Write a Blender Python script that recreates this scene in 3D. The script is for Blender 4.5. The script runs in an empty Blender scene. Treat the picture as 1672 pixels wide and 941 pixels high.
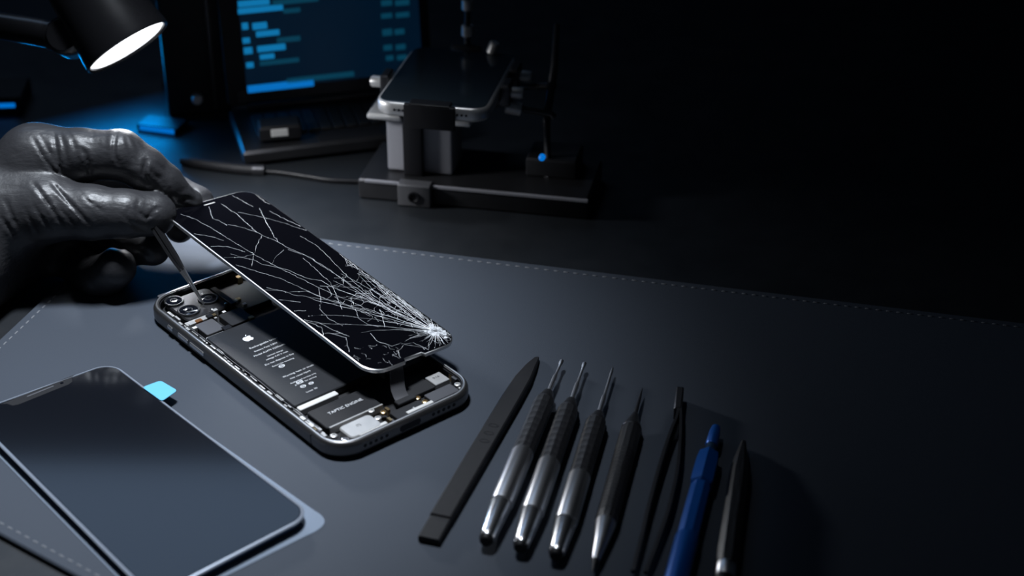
import bpy, bmesh, math, random
import numpy as np
from mathutils import Vector, Matrix, Euler
random.seed(7)
scn = bpy.context.scene
COL = scn.collection
PI = math.pi

# ------------------------------------------------------------------ camera
W, H, F = 1672, 941, 2730.0
PITCH = math.radians(30.1)
CP = Vector((0, 0, .383))
CR = Vector((1, 0, 0))
CF = Vector((0, math.cos(PITCH), -math.sin(PITCH)))
CU = CR.cross(CF)
cam = bpy.data.cameras.new('camera'); co = bpy.data.objects.new('camera', cam); COL.objects.link(co)
co.location = CP; co.rotation_euler = (PI / 2 - PITCH, 0, 0)
cam.sensor_fit = 'HORIZONTAL'; cam.sensor_width = 36; cam.lens = F / W * 36
cam.clip_start = .01; cam.clip_end = 20
cam.dof.use_dof = True; cam.dof.focus_distance = .715; cam.dof.aperture_fstop = 7.6
scn.camera = co

def ray(px, py):
    return CF + CR * ((px - W / 2) / F) - CU * ((py - H / 2) / F)
def at(px, py, z=0.0):
    d = ray(px, py); return CP + d * ((z - CP.z) / d.z)
def atd(px, py, dep):
    return CP + ray(px, py) * dep
def on(px, py, P, N):
    d = ray(px, py); return CP + d * ((P - CP).dot(N) / d.dot(N))

# ------------------------------------------------------------------ materials
MATS = {}
def mat(name, col, rough=.5, metal=0., spec=.5, coat=0., emit=None, estr=1., noise=None, bump=None, alpha=1., trans=0., aniso=None, vary=None):
    m = bpy.data.materials.new(name); m.use_nodes = True
    nt = m.node_tree; b = nt.nodes['Principled BSDF']
    b.inputs['Base Color'].default_value = (*col, 1)
    b.inputs['Roughness'].default_value = rough; b.inputs['Metallic'].default_value = metal
    b.inputs['Specular IOR Level'].default_value = spec
    b.inputs['Coat Weight'].default_value = coat; b.inputs['Coat Roughness'].default_value = .05
    b.inputs['Alpha'].default_value = alpha; b.inputs['Transmission Weight'].default_value = trans
    if emit:
        b.inputs['Emission Color'].default_value = (*emit, 1); b.inputs['Emission Strength'].default_value = estr
    tc = nt.nodes.new('ShaderNodeTexCoord')
    def mapped(scale):
        mp = nt.nodes.new('ShaderNodeMapping'); mp.inputs['Scale'].default_value = scale if hasattr(scale, '__len__') else (scale,) * 3
        nt.links.new(tc.outputs['Object'], mp.inputs['Vector']); return mp
    if vary:      # (scale, amount): roughness / colour variation
        n = nt.nodes.new('ShaderNodeTexNoise'); n.inputs['Scale'].default_value = 1; n.inputs['Detail'].default_value = 4
        nt.links.new(mapped(vary[0]).outputs[0], n.inputs['Vector'])
        mr = nt.nodes.new('ShaderNodeMapRange'); mr.inputs['To Min'].default_value = max(.02, rough - vary[1]); mr.inputs['To Max'].default_value = rough + vary[1]
        nt.links.new(n.outputs['Fac'], mr.inputs['Value']); nt.links.new(mr.outputs[0], b.inputs['Roughness'])
    if bump:      # list of (scale, distance, detail)
        prev = None
        for sc, dist, det in bump:
            n = nt.nodes.new('ShaderNodeTexNoise'); n.inputs['Scale'].default_value = 1; n.inputs['Detail'].default_value = det
            nt.links.new(mapped(sc).outputs[0], n.inputs['Vector'])
            bp = nt.nodes.new('ShaderNodeBump'); bp.inputs['Strength'].default_value = 1; bp.inputs['Distance'].default_value = dist
            nt.links.new(n.outputs['Fac'], bp.inputs['Height'])
            if prev: nt.links.new(prev.outputs[0], bp.inputs['Normal'])
            prev = bp
        nt.links.new(prev.outputs[0], b.inputs['Normal'])
    MATS[name] = m
    return m

M_desk = mat('desk_black', (.012, .014, .017), .42, vary=(60, .1), bump=[(900, .00004, 2)])
M_mat = mat('mat_leather', (.056, .066, .084), .62, spec=.16, vary=(25, .08), bump=[(1800, .00005, 3), (120, .00006, 2)])
M_stitch = mat('stitch_thread', (.17, .18, .20), .7)
M_wall = mat('wall_dark', (.02, .024, .03), .85, bump=[(60, .0005, 3)])
M_floor = mat('floor_dark', (.015, .016, .018), .8, vary=(6, .1))
M_glove = mat('glove_nitrile', (.036, .036, .040), .43, spec=.55, vary=(180, .07), bump=[((500, 500, 500), .00009, 4), ((70, 160, 160), .0005, 3), ((160, 420, 420), .00022, 3)])
M_frame = mat('graphite_metal', (.17, .165, .165), .36, .9, vary=(200, .06))
M_rim = mat('polished_rim', (.75, .75, .76), .34, 1.)
M_black = mat('black_plastic', (.008, .008, .010), .45, spec=.3, vary=(300, .08))
M_soft = mat('soft_black', (.010, .010, .012), .60, spec=.3, vary=(300, .08), bump=[(1500, .00003, 2)])
M_batt = mat('battery_wrap', (.020, .021, .024), .38, spec=.5, vary=(150, .05), bump=[(700, .00003, 2)])
M_print = mat('white_print', (.75, .76, .78), .6)
M_steel = mat('brushed_steel', (.66, .66, .68), .33, 1., vary=((30, 900, 900), .08))
M_chrome = mat('chrome', (.80, .80, .82), .26, 1.)
M_silver = mat('silver_can', (.66, .65, .64), .38, .6, vary=(300, .08))
M_gold = mat('gold_contact', (.75, .55, .30), .3, 1.)
M_copper = mat('copper_foil', (.70, .32, .14), .35, 1.)
M_teal = mat('board_teal', (.008, .022, .030), .4)
M_chip = mat('chip_grey', (.12, .12, .13), .42, .4)
M_chipd = mat('chip_dark', (.022, .022, .024), .4)
M_white = mat('white_flex', (.70, .69, .67), .45, vary=(500, .1))
M_glass = mat('black_glass', (.0025, .0026, .004), .05, spec=.35)
M_lens = mat('lens_glass', (.004, .005, .009), .04, spec=.9, coat=1.)
M_crack = mat('crack_white', (.85, .87, .90), .35, spec=.8)
M_screen = mat('screen_glass', (.006, .007, .010), .09, spec=.75)
M_screen2 = mat('phone_glass_sheen', (.020, .029, .038), .12, spec=.6)  # blue-grey base stands in for a reflection on black glass
M_film = mat('clear_film', (.55, .66, .82), .22, spec=.6, alpha=.24)
M_tab = mat('blue_tab', (.13, .50, .72), .5)
M_edge = mat('screen_edge', (.42, .47, .56), .3, .5)
M_side = mat('blue_plastic_edge', (.02, .05, .10), .3)
M_grip = mat('grip_black', (.012, .012, .014), .45, bump=[((100, 900, 900), .0002, 2)])
M_blue = mat('blue_anodised', (.005, .10, .42), .35, .35, vary=(200, .06))
M_grey = mat('grey_block', (.30, .30, .33), .5, .2, vary=(120, .08))
M_gun = mat('gunmetal', (.06, .06, .065), .38, .8, vary=(100, .08))
M_lampb = mat('lamp_black', (.012, .012, .014), .28, spec=.6, vary=(60, .04))
M_led = mat('lamp_emitter', (1, 1, 1), .5, emit=(.93, .96, 1.), estr=2.2)
M_bemit = mat('blue_led_and_lit_edge', (.0, .02, .05), .5, emit=(.0, .16, .62), estr=.9)  # LED glow, also paints the blue light on the tray edge
M_scrbg = mat('monitor_panel', (.001, .002, .004), .35, emit=(.0005, .0060, .016), estr=1.)
M_code = mat('code_cyan', (0, 0, 0), .5, emit=(.004, .16, .38), estr=1.)
M_coded = mat('code_dim', (0, 0, 0), .5, emit=(.002, .04, .075), estr=1.)
M_bar = mat('status_blue', (0, 0, 0), .5, emit=(.002, .15, .50), estr=1.)
M_key = mat('key_black', (.015, .016, .018), .5)

# ------------------------------------------------------------------ objects helpers
def link(o, parent=None):
    COL.objects.link(o)
    if parent is not None: o.parent = parent
    return o
def tag(o, label=None, cat=None, group=None, kind=None):
    if label: o['label'] = label
    if cat: o['category'] = cat
    if group: o['group'] = group
    if kind: o['kind'] = kind
    return o
def thing(name, label, cat, M=None, group=None):
    o = bpy.data.objects.new(name, None); o.empty_display_size = .01
    if M is not None: o.matrix_world = M
    link(o); tag(o, label, cat, group); return o
def obj(name, bm, m, parent=None, smooth=None, label=None):
    me = bpy.data.meshes.new(name)
    bmesh.ops.recalc_face_normals(bm, faces=bm.faces[:])
    bm.to_mesh(me); bm.free()
    me.materials.append(m)
    if smooth is not None:
        me.polygons.foreach_set('use_smooth', [True] * len(me.polygons))
        if smooth > 0: me.set_sharp_from_angle(angle=math.radians(smooth))
        me.polygons.foreach_set('use_smooth', [len(p.vertices) < 6 for p in me.polygons])
    o = link(bpy.data.objects.new(name, me), parent)
    if label: o['label'] = label
    return o
def B(): return bmesh.new()
def frame3(x, z_hint=Vector((0, 0, 1)), loc=Vector()):
    x = x.normalized(); y = z_hint.cross(x).normalized(); z = x.cross(y)
    M = Matrix((x, y, z)).transposed().to_4x4(); M.translation = loc; return M
def loft(bm, loops, cap0=True, cap1=True, closed=True):
    rows = [[bm.verts.new(p) for p in L] for L in loops]
    n = len(rows[0])
    for a, b in zip(rows, rows[1:]):
        for i in range(n if closed else n - 1):
            j = (i + 1) % n
            bm.faces.new((a[i], a[j], b[j], b[i]))
    if cap0: bm.faces.new(rows[0][::-1])
    if cap1: bm.faces.new(rows[-1])
    return rows
def rrect(l, w, r, n=6, z=0., cx=0., cy=0.):
    r = max(1e-6, min(r, l / 2 - 1e-6, w / 2 - 1e-6)); P = []
    for k, (sx, sy) in enumerate(((1, 1), (-1, 1), (-1, -1), (1, -1))):
        for i in range(n + 1):
            a = PI / 2 * k + PI / 2 * i / n
            P.append(Vector((cx + sx * (l / 2 - r) + r * math.cos(a), cy + sy * (w / 2 - r) + r * math.sin(a), z)))
    return P
def slab(bm, x0, x1, y0, y1, z0, z1, r=.0005, b=.00015, n=4, M=None):
    l, w, cx, cy = abs(x1 - x0), abs(y1 - y0), (x0 + x1) / 2, (y0 + y1) / 2
    b = min(b, l / 4, w / 4, abs(z1 - z0) / 3)
    L = [rrect(l - 2 * o, w - 2 * o, max(r - o, 1e-5), n, z, cx, cy) for o, z in ((b, z0), (0, z0 + b), (0, z1 - b), (b, z1))]
    if M is not None: L = [[M @ p for p in q] for q in L]
    loft(bm, L)
def prism(bm, poly, z0, z1, b=.00015, M=None):
    """closed polygon (ccw list of xy) with a small chamfer"""
    P = [Vector((p[0], p[1], 0)) for p in poly]
    A = sum(P[i].x * P[(i + 1) % len(P)].y - P[(i + 1) % len(P)].x * P[i].y for i in range(len(P)))
    if A < 0: P = P[::-1]
    def inset(d):
        out = []
        for i in range(len(P)):
            a, c, e = P[i - 1], P[i], P[(i + 1) % len(P)]
            u = (c - a).normalized(); v = (e - c).normalized()
            n1 = Vector((-u.y, u.x, 0)); n2 = Vector((-v.y, v.x, 0)); m = n1 + n2
            m = m / max(m.length_squared, .3) * 2
            out.append(c + m * d)
        return out
    L = []
    for o, z in ((b, z0), (0, z0 + b), (0, z1 - b), (b, z1)):
        q = inset(o); L.append([Vector((p.x, p.y, z)) for p in q])
    if M is not None: L = [[M @ p for p in q] for q in L]
    loft(bm, L)
def lathe(bm, prof, n=24, M=None, sides=None, squash=1.):
    """profile of (t, r) along local x"""
    n = sides or n; L = []
    for t, r in prof:
        L.append([Vector((t, r * math.cos(2 * PI * (i + .5) / n), squash * r * math.sin(2 * PI * (i + .5) / n))) for i in range(n)])
    if M is not None: L = [[M @ p for p in q] for q in L]
    loft(bm, L)
def smoothpath(P, sub=6):
    P = [Vector(p) for p in P]
    if len(P) < 3: return P
    out = []
    for i in range(len(P) - 1):
        a, b, c, d = P[max(i - 1, 0)], P[i], P[i + 1], P[min(i + 2, len(P) - 1)]
        for k in range(sub):
            t = k / sub
            out.append(.5 * ((2 * b) + (c - a) * t + (2 * a - 5 * b + 4 * c - d) * t * t + (3 * b - a - 3 * c + d) * t ** 3))
    out.append(P[-1]); return out
def tube(bm, P, r, n=10, up=Vector((0, 0, 1))):
    P = [Vector(p) for p in P]; L = []
    for i, p in enumerate(P):
        t = (P[min(i + 1, len(P) - 1)] - P[max(i - 1, 0)]).normalized()
        u = up if abs(t.dot(up)) < .95 else Vector((1, 0, 0))
        s = t.cross(u).normalized(); v = s.cross(t)
        rr = r[i] if hasattr(r, '__len__') else r
        L.append([p + (s * math.cos(2 * PI * k / n) + v * math.sin(2 * PI * k / n)) * rr for k in range(n)])
    loft(bm, L)
def strip(bm, P, half, side, thick):
    """a thin ribbon following P (list of Vector), width vectors side, thickness thick along its normal"""
    L = []
    for i, p in enumerate(P):
        t = (P[min(i + 1, len(P) - 1)] - P[max(i - 1, 0)]).normalized()
        s = (side - t * side.dot(t)).normalized(); nrm = t.cross(s)
        L.append([p + s * half + nrm * thick / 2, p - s * half + nrm * thick / 2, p - s * half - nrm * thick / 2, p + s * half - nrm * thick / 2])
    loft(bm, L)
def bx(bm, M, x0, x1, y0, y1, z0, z1, b=.0004):
    slab(bm, x0, x1, y0, y1, z0, z1, r=b, b=b, n=2, M=M)
def textob(name, s, size, loc, rotz, m, parent, extrude=.00003, align='LEFT', sx=1.):
    cu = bpy.data.curves.new(name, 'FONT'); cu.body = s; cu.size = size; cu.extrude = extrude; cu.align_x = align
    cu.materials.append(m)
    tmp = bpy.data.objects.new(name, cu); COL.objects.link(tmp)
    bpy.context.view_layer.update()
    me = bpy.data.meshes.new_from_object(tmp.evaluated_get(bpy.context.evaluated_depsgraph_get()))
    bpy.data.objects.remove(tmp); bpy.data.curves.remove(cu); me.name = name
    if not me.materials: me.materials.append(m)
    o = link(bpy.data.objects.new(name, me), parent); o.location = loc; o.rotation_euler = (0, 0, rotz); o.scale = (sx, 1, 1)
    return o

# ================================================================== SETTING
DZ = -.0026
bm = B(); bx(bm, None, -1.6, 1.6, 1.55, 1.6, -.76, 1.6, .002); tag(obj('wall_back', bm, M_wall), kind='structure')
bm = B(); bx(bm, None, -1.6, 1.6, -.6, 1.6, -.80, -.76, .002); tag(obj('floor', bm, M_floor), kind='structure')

desk = thing('desk', 'black workbench under the grey mat and all the tools', 'desk', Matrix.Translation((0, .5, -.76)))
bm = B(); bx(bm, Matrix.Translation((0, -.5, .76)), -.75, .75, .22, 1.05, DZ - .03, DZ, .002); obj('desk_top', bm, M_desk, desk, 30)
for sx in (-.68, .68):
    for y in (.28, .98):
        bm = B(); bx(bm, Matrix.Translation((0, -.5, .76)), sx - .03, sx + .03, y - .03, y + .03, -.76, DZ - .03, .002); obj('leg', bm, M_desk, desk, 30)

# work mat
mat_o = thing('work_mat', 'grey stitched desk mat lying under the opened phone', 'mat', Matrix.Translation((0, .55, DZ)))
corners = [at(215, 352, 0), at(1760, 538, 0), at(1760, 1010, 0), at(480, 1134, 0), at(-215, 754, 0)]
poly = []
for i, c in enumerate(corners):
    a, e = corners[i - 1], corners[(i + 1) % len(corners)]
    u, v = (a - c).normalized(), (e - c).normalized(); r = .012
    for k in range(7):
        t = k / 6; p = (1 - t) ** 2 * (c + u * r) + 2 * t * (1 - t) * c + t * t * (c + v * r); poly.append(p)
IM = mat_o.matrix_world.inverted()
bm = B(); prism(bm, [(IM @ p)[:2] for p in poly], 0.0001, -DZ, .0006); obj('mat_sheet', bm, M_mat, mat_o, 40)
bm = B()
cen = sum(corners, Vector()) / len(corners)
for i in range(len(corners)):
    a, c = corners[i], corners[(i + 1) % len(corners)]
    t = (c - a).normalized(); nrm = Vector((-t.y, t.x, 0))
    if nrm.dot(cen - a) < 0: nrm = -nrm
    a2, ln = a + nrm * .0042, (c - a).length; d = .012
    while d < ln - .012:
        M = frame3(t, loc=IM @ (a2 + t * d)); 
        lathe(bm, [(0, .0001), (.0004, .00045), (.0022, .00045), (.0027, .0001)], 6, M @ Matrix.Translation((0, 0, -.00010)))
        d += .0046
obj('stitching', bm, M_stitch, mat_o, 40)

# ================================================================== OPENED PHONE
PX = Vector((-.0880742, .60264655, 0)); PYAW = -.87371909; PL, PW = .1492, .0717
PM = Matrix.Translation(PX) @ Matrix.Rotation(PYAW, 4, 'Z'); PI_ = PM.inverted()
def pl(px, py, z=.0060): return PI_ @ at(px, py, z)
def lr(pts, z=.0060):
    q = [pl(*p, z) for p in pts]; xs = sorted(p.x for p in q); ys = sorted(p.y for p in q)
    return (xs[0] + xs[1]) / 2, (xs[-1] + xs[-2]) / 2, (ys[0] + ys[1]) / 2, (ys[-1] + ys[-2]) / 2
phone = thing('smartphone', 'opened black smartphone lying face up with battery and circuit boards exposed', 'phone', PM)
RC = .0125
prof = [(.0016, .0002), (.0006, .0009), (.0001, .0020), (0, .0030), (0, .0052), (.0001, .0060), (.0006, .0070), (.0013, .0076)]
bm = B()
L = [rrect(PL - 2 * o, PW - 2 * o, RC - o, 12, z) for o, z in prof] + [rrect(PL - 2 * .0026, PW - 2 * .0026, RC - .0026, 12, z) for z in (.0074, .0026)]
loft(bm, L, True, False); obj('frame', bm, M_frame, phone, 50)
bm = B(); L = [rrect(PL - 2 * o, PW - 2 * o, RC - o, 12, z) for o, z in ((.0012, .0074), (.0013, .0078), (.0017, .0079), (.0020, .0078), (.0021, .0074))]
loft(bm, L, False, False); obj('polished_rim', bm, M_rim, phone, 50)
bm = B(); L = [rrect(PL - 2 * o, PW - 2 * o, RC - o, 12, z) for o, z in ((.0027, .0026), (.0027, .0066), (.0031, .0066), (.0032, .0060), (.0032, .0028))]
loft(bm, L, True, False)
obj('inner_ledge', bm, M_black, phone, 40)
bm = B(); slab(bm, -PL / 2 + .0028, PL / 2 - .0028, -PW / 2 + .0028, PW / 2 - .0028, .0024, .0029, RC - .003); obj('back_plate', bm, M_chipd, phone)

# battery
bx0, bx1, by0, by1 = lr([(336, 554), (409, 523), (590, 620), (480, 664)])
by1 = max(by1, .012)
batt_z = .0064
bm = B(); slab(bm, bx0, bx1, by0, by1, .0029, batt_z, .0012, .0004); batt = obj('battery', bm, M_batt, phone, 40)
# print: x of text runs across (+y), up is -x
def ptext(name, s, x, y, size, parent, z, m=M_print, sx=1.): return textob(name, s, size, (x, y, z + .00003), PI / 2, m, parent, align='CENTER', sx=sx)
lx = pl(405, 553, batt_z)
# fruit emblem
def emblem(bm, cx, cy, s, z):
    pts = [(0, .62), (.25, .72), (.52, .70), (.78, .52), (.66, .36), (.60, .14), (.66, -.08), (.84, -.24), (.70, -.55), (.48, -.80), (.24, -.80), (0, -.74), (-.24, -.80), (-.48, -.78), (-.74, -.48), (-.88, -.08), (-.86, .30), (-.66, .60), (-.34, .72), (-.12, .66)]
    leaf = [(.02, .82), (.06, 1.04), (.22, 1.22), (.36, 1.26), (.32, 1.02), (.18, .86)]
    for q in (pts, leaf):
        lo = [[Vector((cx - p[1] * s, cy + p[0] * s, zz)) for p in q] for zz in (z, z + .00006)]
        loft(bm, lo)
bm = B(); emblem(bm, lx.x, lx.y, .0026, batt_z); obj('emblem', bm, M_print, batt)
lines = [(430, 560.5, 'Rechargeable Li-ion', .00175), (434, 567, 'Battery Pack 3.85V', .0015), (440, 572, 'Model A2479 3227mAh', .0016), (449, 577, 'Limited charge', .0013), (452, 581, 'voltage 4.45 V max', .0014), (456, 587, 'Do not dispose in fire', .0016), (462, 592, 'Return for recycling', .0013),
         (487, 606, 'Warning: heat or crush', .0016), (490, 612, 'may cause injury', .0015), (495, 618, 'Authorized service only', .0013), (499, 622, 'provider for service', .0013)]
for i, (px, py, s, sz) in enumerate(lines):
    p = pl(px, py, batt_z); ptext('print_line', s, p.x + sz * .35, p.y, sz, batt, batt_z)
for (px, py, r) in ((460, 598, .0011), (489, 624, .0012), (508, 626, .0009), (495, 631, .0010)):
    p = pl(px, py - 8 if False else py, batt_z); bm = B()
    for rr in (r,):
        lo = [[Vector((p.x + q * math.cos(a), p.y + 1.3 * q * math.sin(a), zz)) for a in np.linspace(0, 2 * PI, 17)[:-1]] for q, zz in ((rr, batt_z), (rr, batt_z + .00006), (rr * .72, batt_z + .00006), (rr * .72, batt_z))]
        loft(bm, lo, False, False)
    bx(bm, Matrix.Translation((p.x, p.y, 0)), -r * .2, r * .2, -r * 1.0, r * 1.0, batt_z, batt_z + .00006, .00001)
    obj('print_symbol', bm, M_print, batt)
p = pl(510, 638, batt_z); ptext('print_line', 'Li-ion  00', p.x, p.y, .0014, batt, batt_z)

def comp(name, pts, top, m, base=.0029, z=.0060, r=.0006, b=.0002, label=None, parent=None):
    x0, x1, y0, y1 = lr(pts, top); bm = B(); slab(bm, x0, x1, y0, y1, base, top, r, b)
    return obj(name, bm, m, parent or phone, 40, label)
# dividing rail along the battery's far side
a, c = pl(402, 499, .0066), pl(592, 622, .0066)
bm = B(); bx(bm, None, a.x, c.x, by1 + .0004, by1 + .0010, .0029, .0067, .0001); obj('divider_rail', bm, M_silver, phone)
# board beyond the rail (under the cracked display)
bm = B(); slab(bm, a.x - .002, c.x + .002, by1 + .0014, PW / 2 - .0042, .0029, .0056, .001); board = obj('logic_board', bm, M_chipd, phone, 40)
for k in range(14):
    x = random.uniform(a.x + .004, c.x - .004); y = random.uniform(by1 + .003, PW / 2 - .008); bm = B()
    slab(bm, x, x + random.uniform(.003, .007), y, y + random.uniform(.002, .004), .0056, .0061, .0003, .0001); obj('chip', bm, M_chip if k % 3 else M_chipd, board)
# upper area
comp('upper_board', [(358, 478), (408, 458), (440, 490), (392, 508)], .0054, M_teal)
cm = comp('camera_module', [(270, 492), (345, 466), (372, 503), (300, 525)], .0058, M_gun, r=.003, b=.0006)
for px, py, r in ((308, 506, .0050), (284, 491, .0044), (340, 487, .0047)):
    p = pl(px, py, .0066); T = Matrix.Translation((p.x, p.y, .0056)) @ Matrix.Rotation(-PI / 2, 4, 'Y')
    bm = B(); lathe(bm, [(0, r), (.0008, r), (.0011, r * .96), (.0011, r * .82), (.0008, r * .80)], 32, T); ln_ = obj('lens_ring', bm, M_gun, cm, 40)
    bm = B(); lathe(bm, [(.0004, r * .80), (.0008, r * .78), (.00105, r * .5), (.0011, r * .15)], 32, T); obj('lens', bm, M_lens, ln_, 60)
    bm = B(); lathe(bm, [(.0009, r * .40), (.00118, r * .38), (.00118, r * .30), (.0009, r * .29)], 24, T); obj('lens_aperture', bm, M_chipd, ln_, 60)
for px, py in ((331, 481), (346, 505), (369, 496)):
    p = pl(px, py); bm = B(); lathe(bm, [(0, .0008), (.0006, .0008), (.0008, .0005)], 12, Matrix.Translation((p.x, p.y, .0056)) @ Matrix.Rotation(-PI / 2, 4, 'Y')); obj('screw', bm, M_chrome, phone, 40)
comp('bracket', [(300, 527), (345, 512), (350, 517), (305, 532)], .0057, M_silver, b=.0001)
comp('copper_foil', [(318, 523), (328, 519), (331, 523), (321, 527)], .0061, M_copper, b=.0001)
comp('shield_plate', [(322, 531), (349, 517), (363, 537), (336, 549)], .0062, M_chip, r=.0008)
comp('shield_edge', [(336, 552), (366, 540), (368, 542.5), (338, 554.5)], .0060, M_silver, b=.0001)
comp('chip_cover', [(358, 515), (392, 500), (412, 518), (378, 533)], .0059, M_chipd, r=.001)
comp('connector', [(362, 534), (374, 529), (379, 534), (366, 540)], .0066, M_black, r=.0002)
comp('connector', [(336, 514), (345, 511), (348, 516), (339, 519)], .0066, M_black, r=.0002)
comp('dark_bracket', [(345, 470), (353, 467), (384, 494), (375, 498)], .0064, M_black, r=.0005)
comp('flex_ribbon', [(256, 482), (300, 468), (303, 472), (260, 487)], .0060, M_chip, b=.0001)
comp('earpiece_speaker', [(384, 451), (392, 448), (396, 452), (388, 455)], .0062, M_gold, b=.0001)
comp('sensor_bar', [(310, 466), (372, 446), (376, 452), (316, 472)], .0058, M_black)
for k, (px, py) in enumerate(((352, 520), (349, 515), (384, 492), (399, 497), (410, 519), (366, 510), (351, 507), (389, 489), (318, 536), (312, 530))):
    p = pl(px, py); bm = B(); s = random.uniform(.0005, .0011)
    slab(bm, p.x - s, p.x + s, p.y - s * 1.2, p.y + s * 1.2, .0029, .0064, .0002, .0001); obj('contact_block', bm, [M_silver, M_gold, M_white][k % 3], phone)
# flex strip with bright contacts along the near long side
yl = -PW / 2 + .0040
bm = B(); bx(bm, None, -PL / 2 + .012, PL / 2 - .014, yl - .0002, by0 - .0004, .0029, .0048, .0002); st = obj('side_flex_strip', bm, M_black, phone)
bmw = B()
x = -PL / 2 + .013
while x < PL / 2 - .016:
    ln = random.uniform(.0010, .0055); w = random.uniform(.0005, .0013); y = yl + random.uniform(.0001, .0012)
    slab(bmw, x, x + ln, y, y + w, .0047, .0047 + random.uniform(.0003, .0012), .0002, .0001, 2); x += ln + random.uniform(.0004, .0022)
obj('strip_contacts', bmw, M_silver, st)
pts = [Vector((x, yl + .0016 + .0002 * math.sin(x * 160), .0057)) for x in np.linspace(-PL / 2 + .03, PL / 2 - .02, 80)]
bm = B(); tube(bm, pts, .00022, 6); obj('antenna_wire', bm, M_chip, st, 60)
# bottom area
comp('battery_bar', [(484, 664), (548, 638), (552, 643), (490, 671)], .0060, M_white, b=.0002)
tap = comp('haptic_motor', [(500, 674), (586, 636), (629, 660), (533, 699)], .0063, M_soft, r=.0012, b=.0003)
x0, x1, y0, y1 = lr([(500, 674), (586, 636), (629, 660), (533, 699)], .0063)
bm = B(); bx(bm, None, x1 - .0003, x1 + .0005, y0 + .001, y1, .0029, .0065, .0001); obj('motor_edge', bm, M_silver, phone)
tt = pl(564, 664, .0063); ptext('print_line', 'TAPTIC ENGINE', tt.x + .0007, tt.y, .0023, tap, .0063)
spk = comp('loudspeaker', [(551, 698), (600, 676), (629, 692), (575, 716)], .0067, M_silver, r=.0022, b=.0005)
q = pl(590, 694, .0067); textob('print_line', 'ITJ', .0018, (q.x, q.y - .002, .00673), PI / 2, M_chipd, spk)
for ya, yb in ((-.0215, -.0080), (.0020, .0150)):
    bm = B(); slab(bm, .0688, .0706, ya, yb, .0029, .0066, .0004, .0002); obj('white_gasket', bm, M_white, phone)
comp('port_module', [(634, 674), (684, 653), (700, 664), (650, 684)], .0058, M_chipd, r=.0006)
comp('connector_cover', [(690, 645), (735, 627), (752, 638), (708, 656)], .0063, M_chip, r=.0006)
comp('connector_edge', [(709, 658), (742, 644), (744, 646), (711, 660)], .0063, M_silver, b=.0001)
sp = comp('silver_shield', [(695, 618), (715, 606), (734, 618), (713, 630)], .0064, M_silver, r=.0004)
q = pl(714, 617, .0064); textob('print_line', '9:16', .0018, (q.x, q.y - .0018, .00643), PI / 2, M_chipd, sp)
comp('dark_tray', [(640, 640), (690, 618), (712, 632), (664, 652)], .0052, M_chipd, r=.0006)
for (px, py, m) in ((626, 673, M_gold), (694, 656, M_gold), (747, 628, M_silver), (617, 683, M_silver), (545, 712, M_silver), (563, 718, M_chrome), (606, 671, M_silver), (682, 650, M_gold)):
    p = pl(px, py); T = Matrix.Translation((p.x, p.y, .0052)) @ Matrix.Rotation(-PI / 2, 4, 'Y')
    bm = B(); lathe(bm, [(0, .0014), (.0010, .0014), (.0012, .0011), (.0012, .0007), (.0008, .0006)], 16, T); obj('screw', bm, m, phone, 40)
for k, (px, py) in enumerate(((500, 690), (507, 695), (514, 700), (521, 705), (528, 709), (494, 684), (636, 684), (641, 686), (676, 668), (700, 662), (738, 612), (742, 618), (730, 603), (752, 634), (632, 667), (590, 671))):
    p = pl(px, py); bm = B(); s = random.uniform(.0007, .0014)
    slab(bm, p.x - s, p.x + s * 1.3, p.y - s * .6, p.y + s * .6, .0029, .0058 + random.uniform(0, .0008), .0002, .0001); obj('contact_block', bm, [M_silver, M_white, M_gold, M_chip][k % 4], phone)
# side buttons, antenna break, port, grille holes
for xa, xb in ((pl(274, 531, .005).x, pl(279, 538, .005).x), (pl(289, 545, .005).x, pl(303, 558, .005).x), (pl(309, 560, .005).x, pl(330, 578, .005).x)):
    bm = B(); bx(bm, None, xa, xb, -PW / 2 - .0005, -PW / 2 + .001, .0034, .0054, .0003); obj('side_button', bm, M_rim, phone, 40)
xa = pl(511, 712, .005).x
bm = B(); bx(bm, None, xa, xa + .0007, -PW / 2 - .00004, -PW / 2 + .001, .0012, .0066, .0001); obj('antenna_line', bm, M_black, phone)
bm = B(); slab(bm, -.0052, .0052, -.0014, .0014, 0, .0006, .0013, .0001, M=Matrix.Translation((PL / 2 - .0005, 0, .0042)) @ Matrix.Rotation(PI / 2, 4, 'Z') @ Matrix.Rotation(PI / 2, 4, 'X')); obj('charging_port', bm, M_black, phone)
bm = B(); tube(bm, [Vector((PL / 2 + .00005, -.0045, .0028)), Vector((PL / 2 + .00005, .0045, .0028))], .0002, 6); obj('port_lip', bm, M_chrome, phone)
for s in (-1, 1):
    for k in range(5):
        T = Matrix.Translation((PL / 2 - .0005, s * (.0115 + .0026 * k), .0042))
        bm = B(); lathe(bm, [(0, .0008), (.00055, .0008)], 12, T); obj('grille_hole', bm, M_black, phone)

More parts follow.
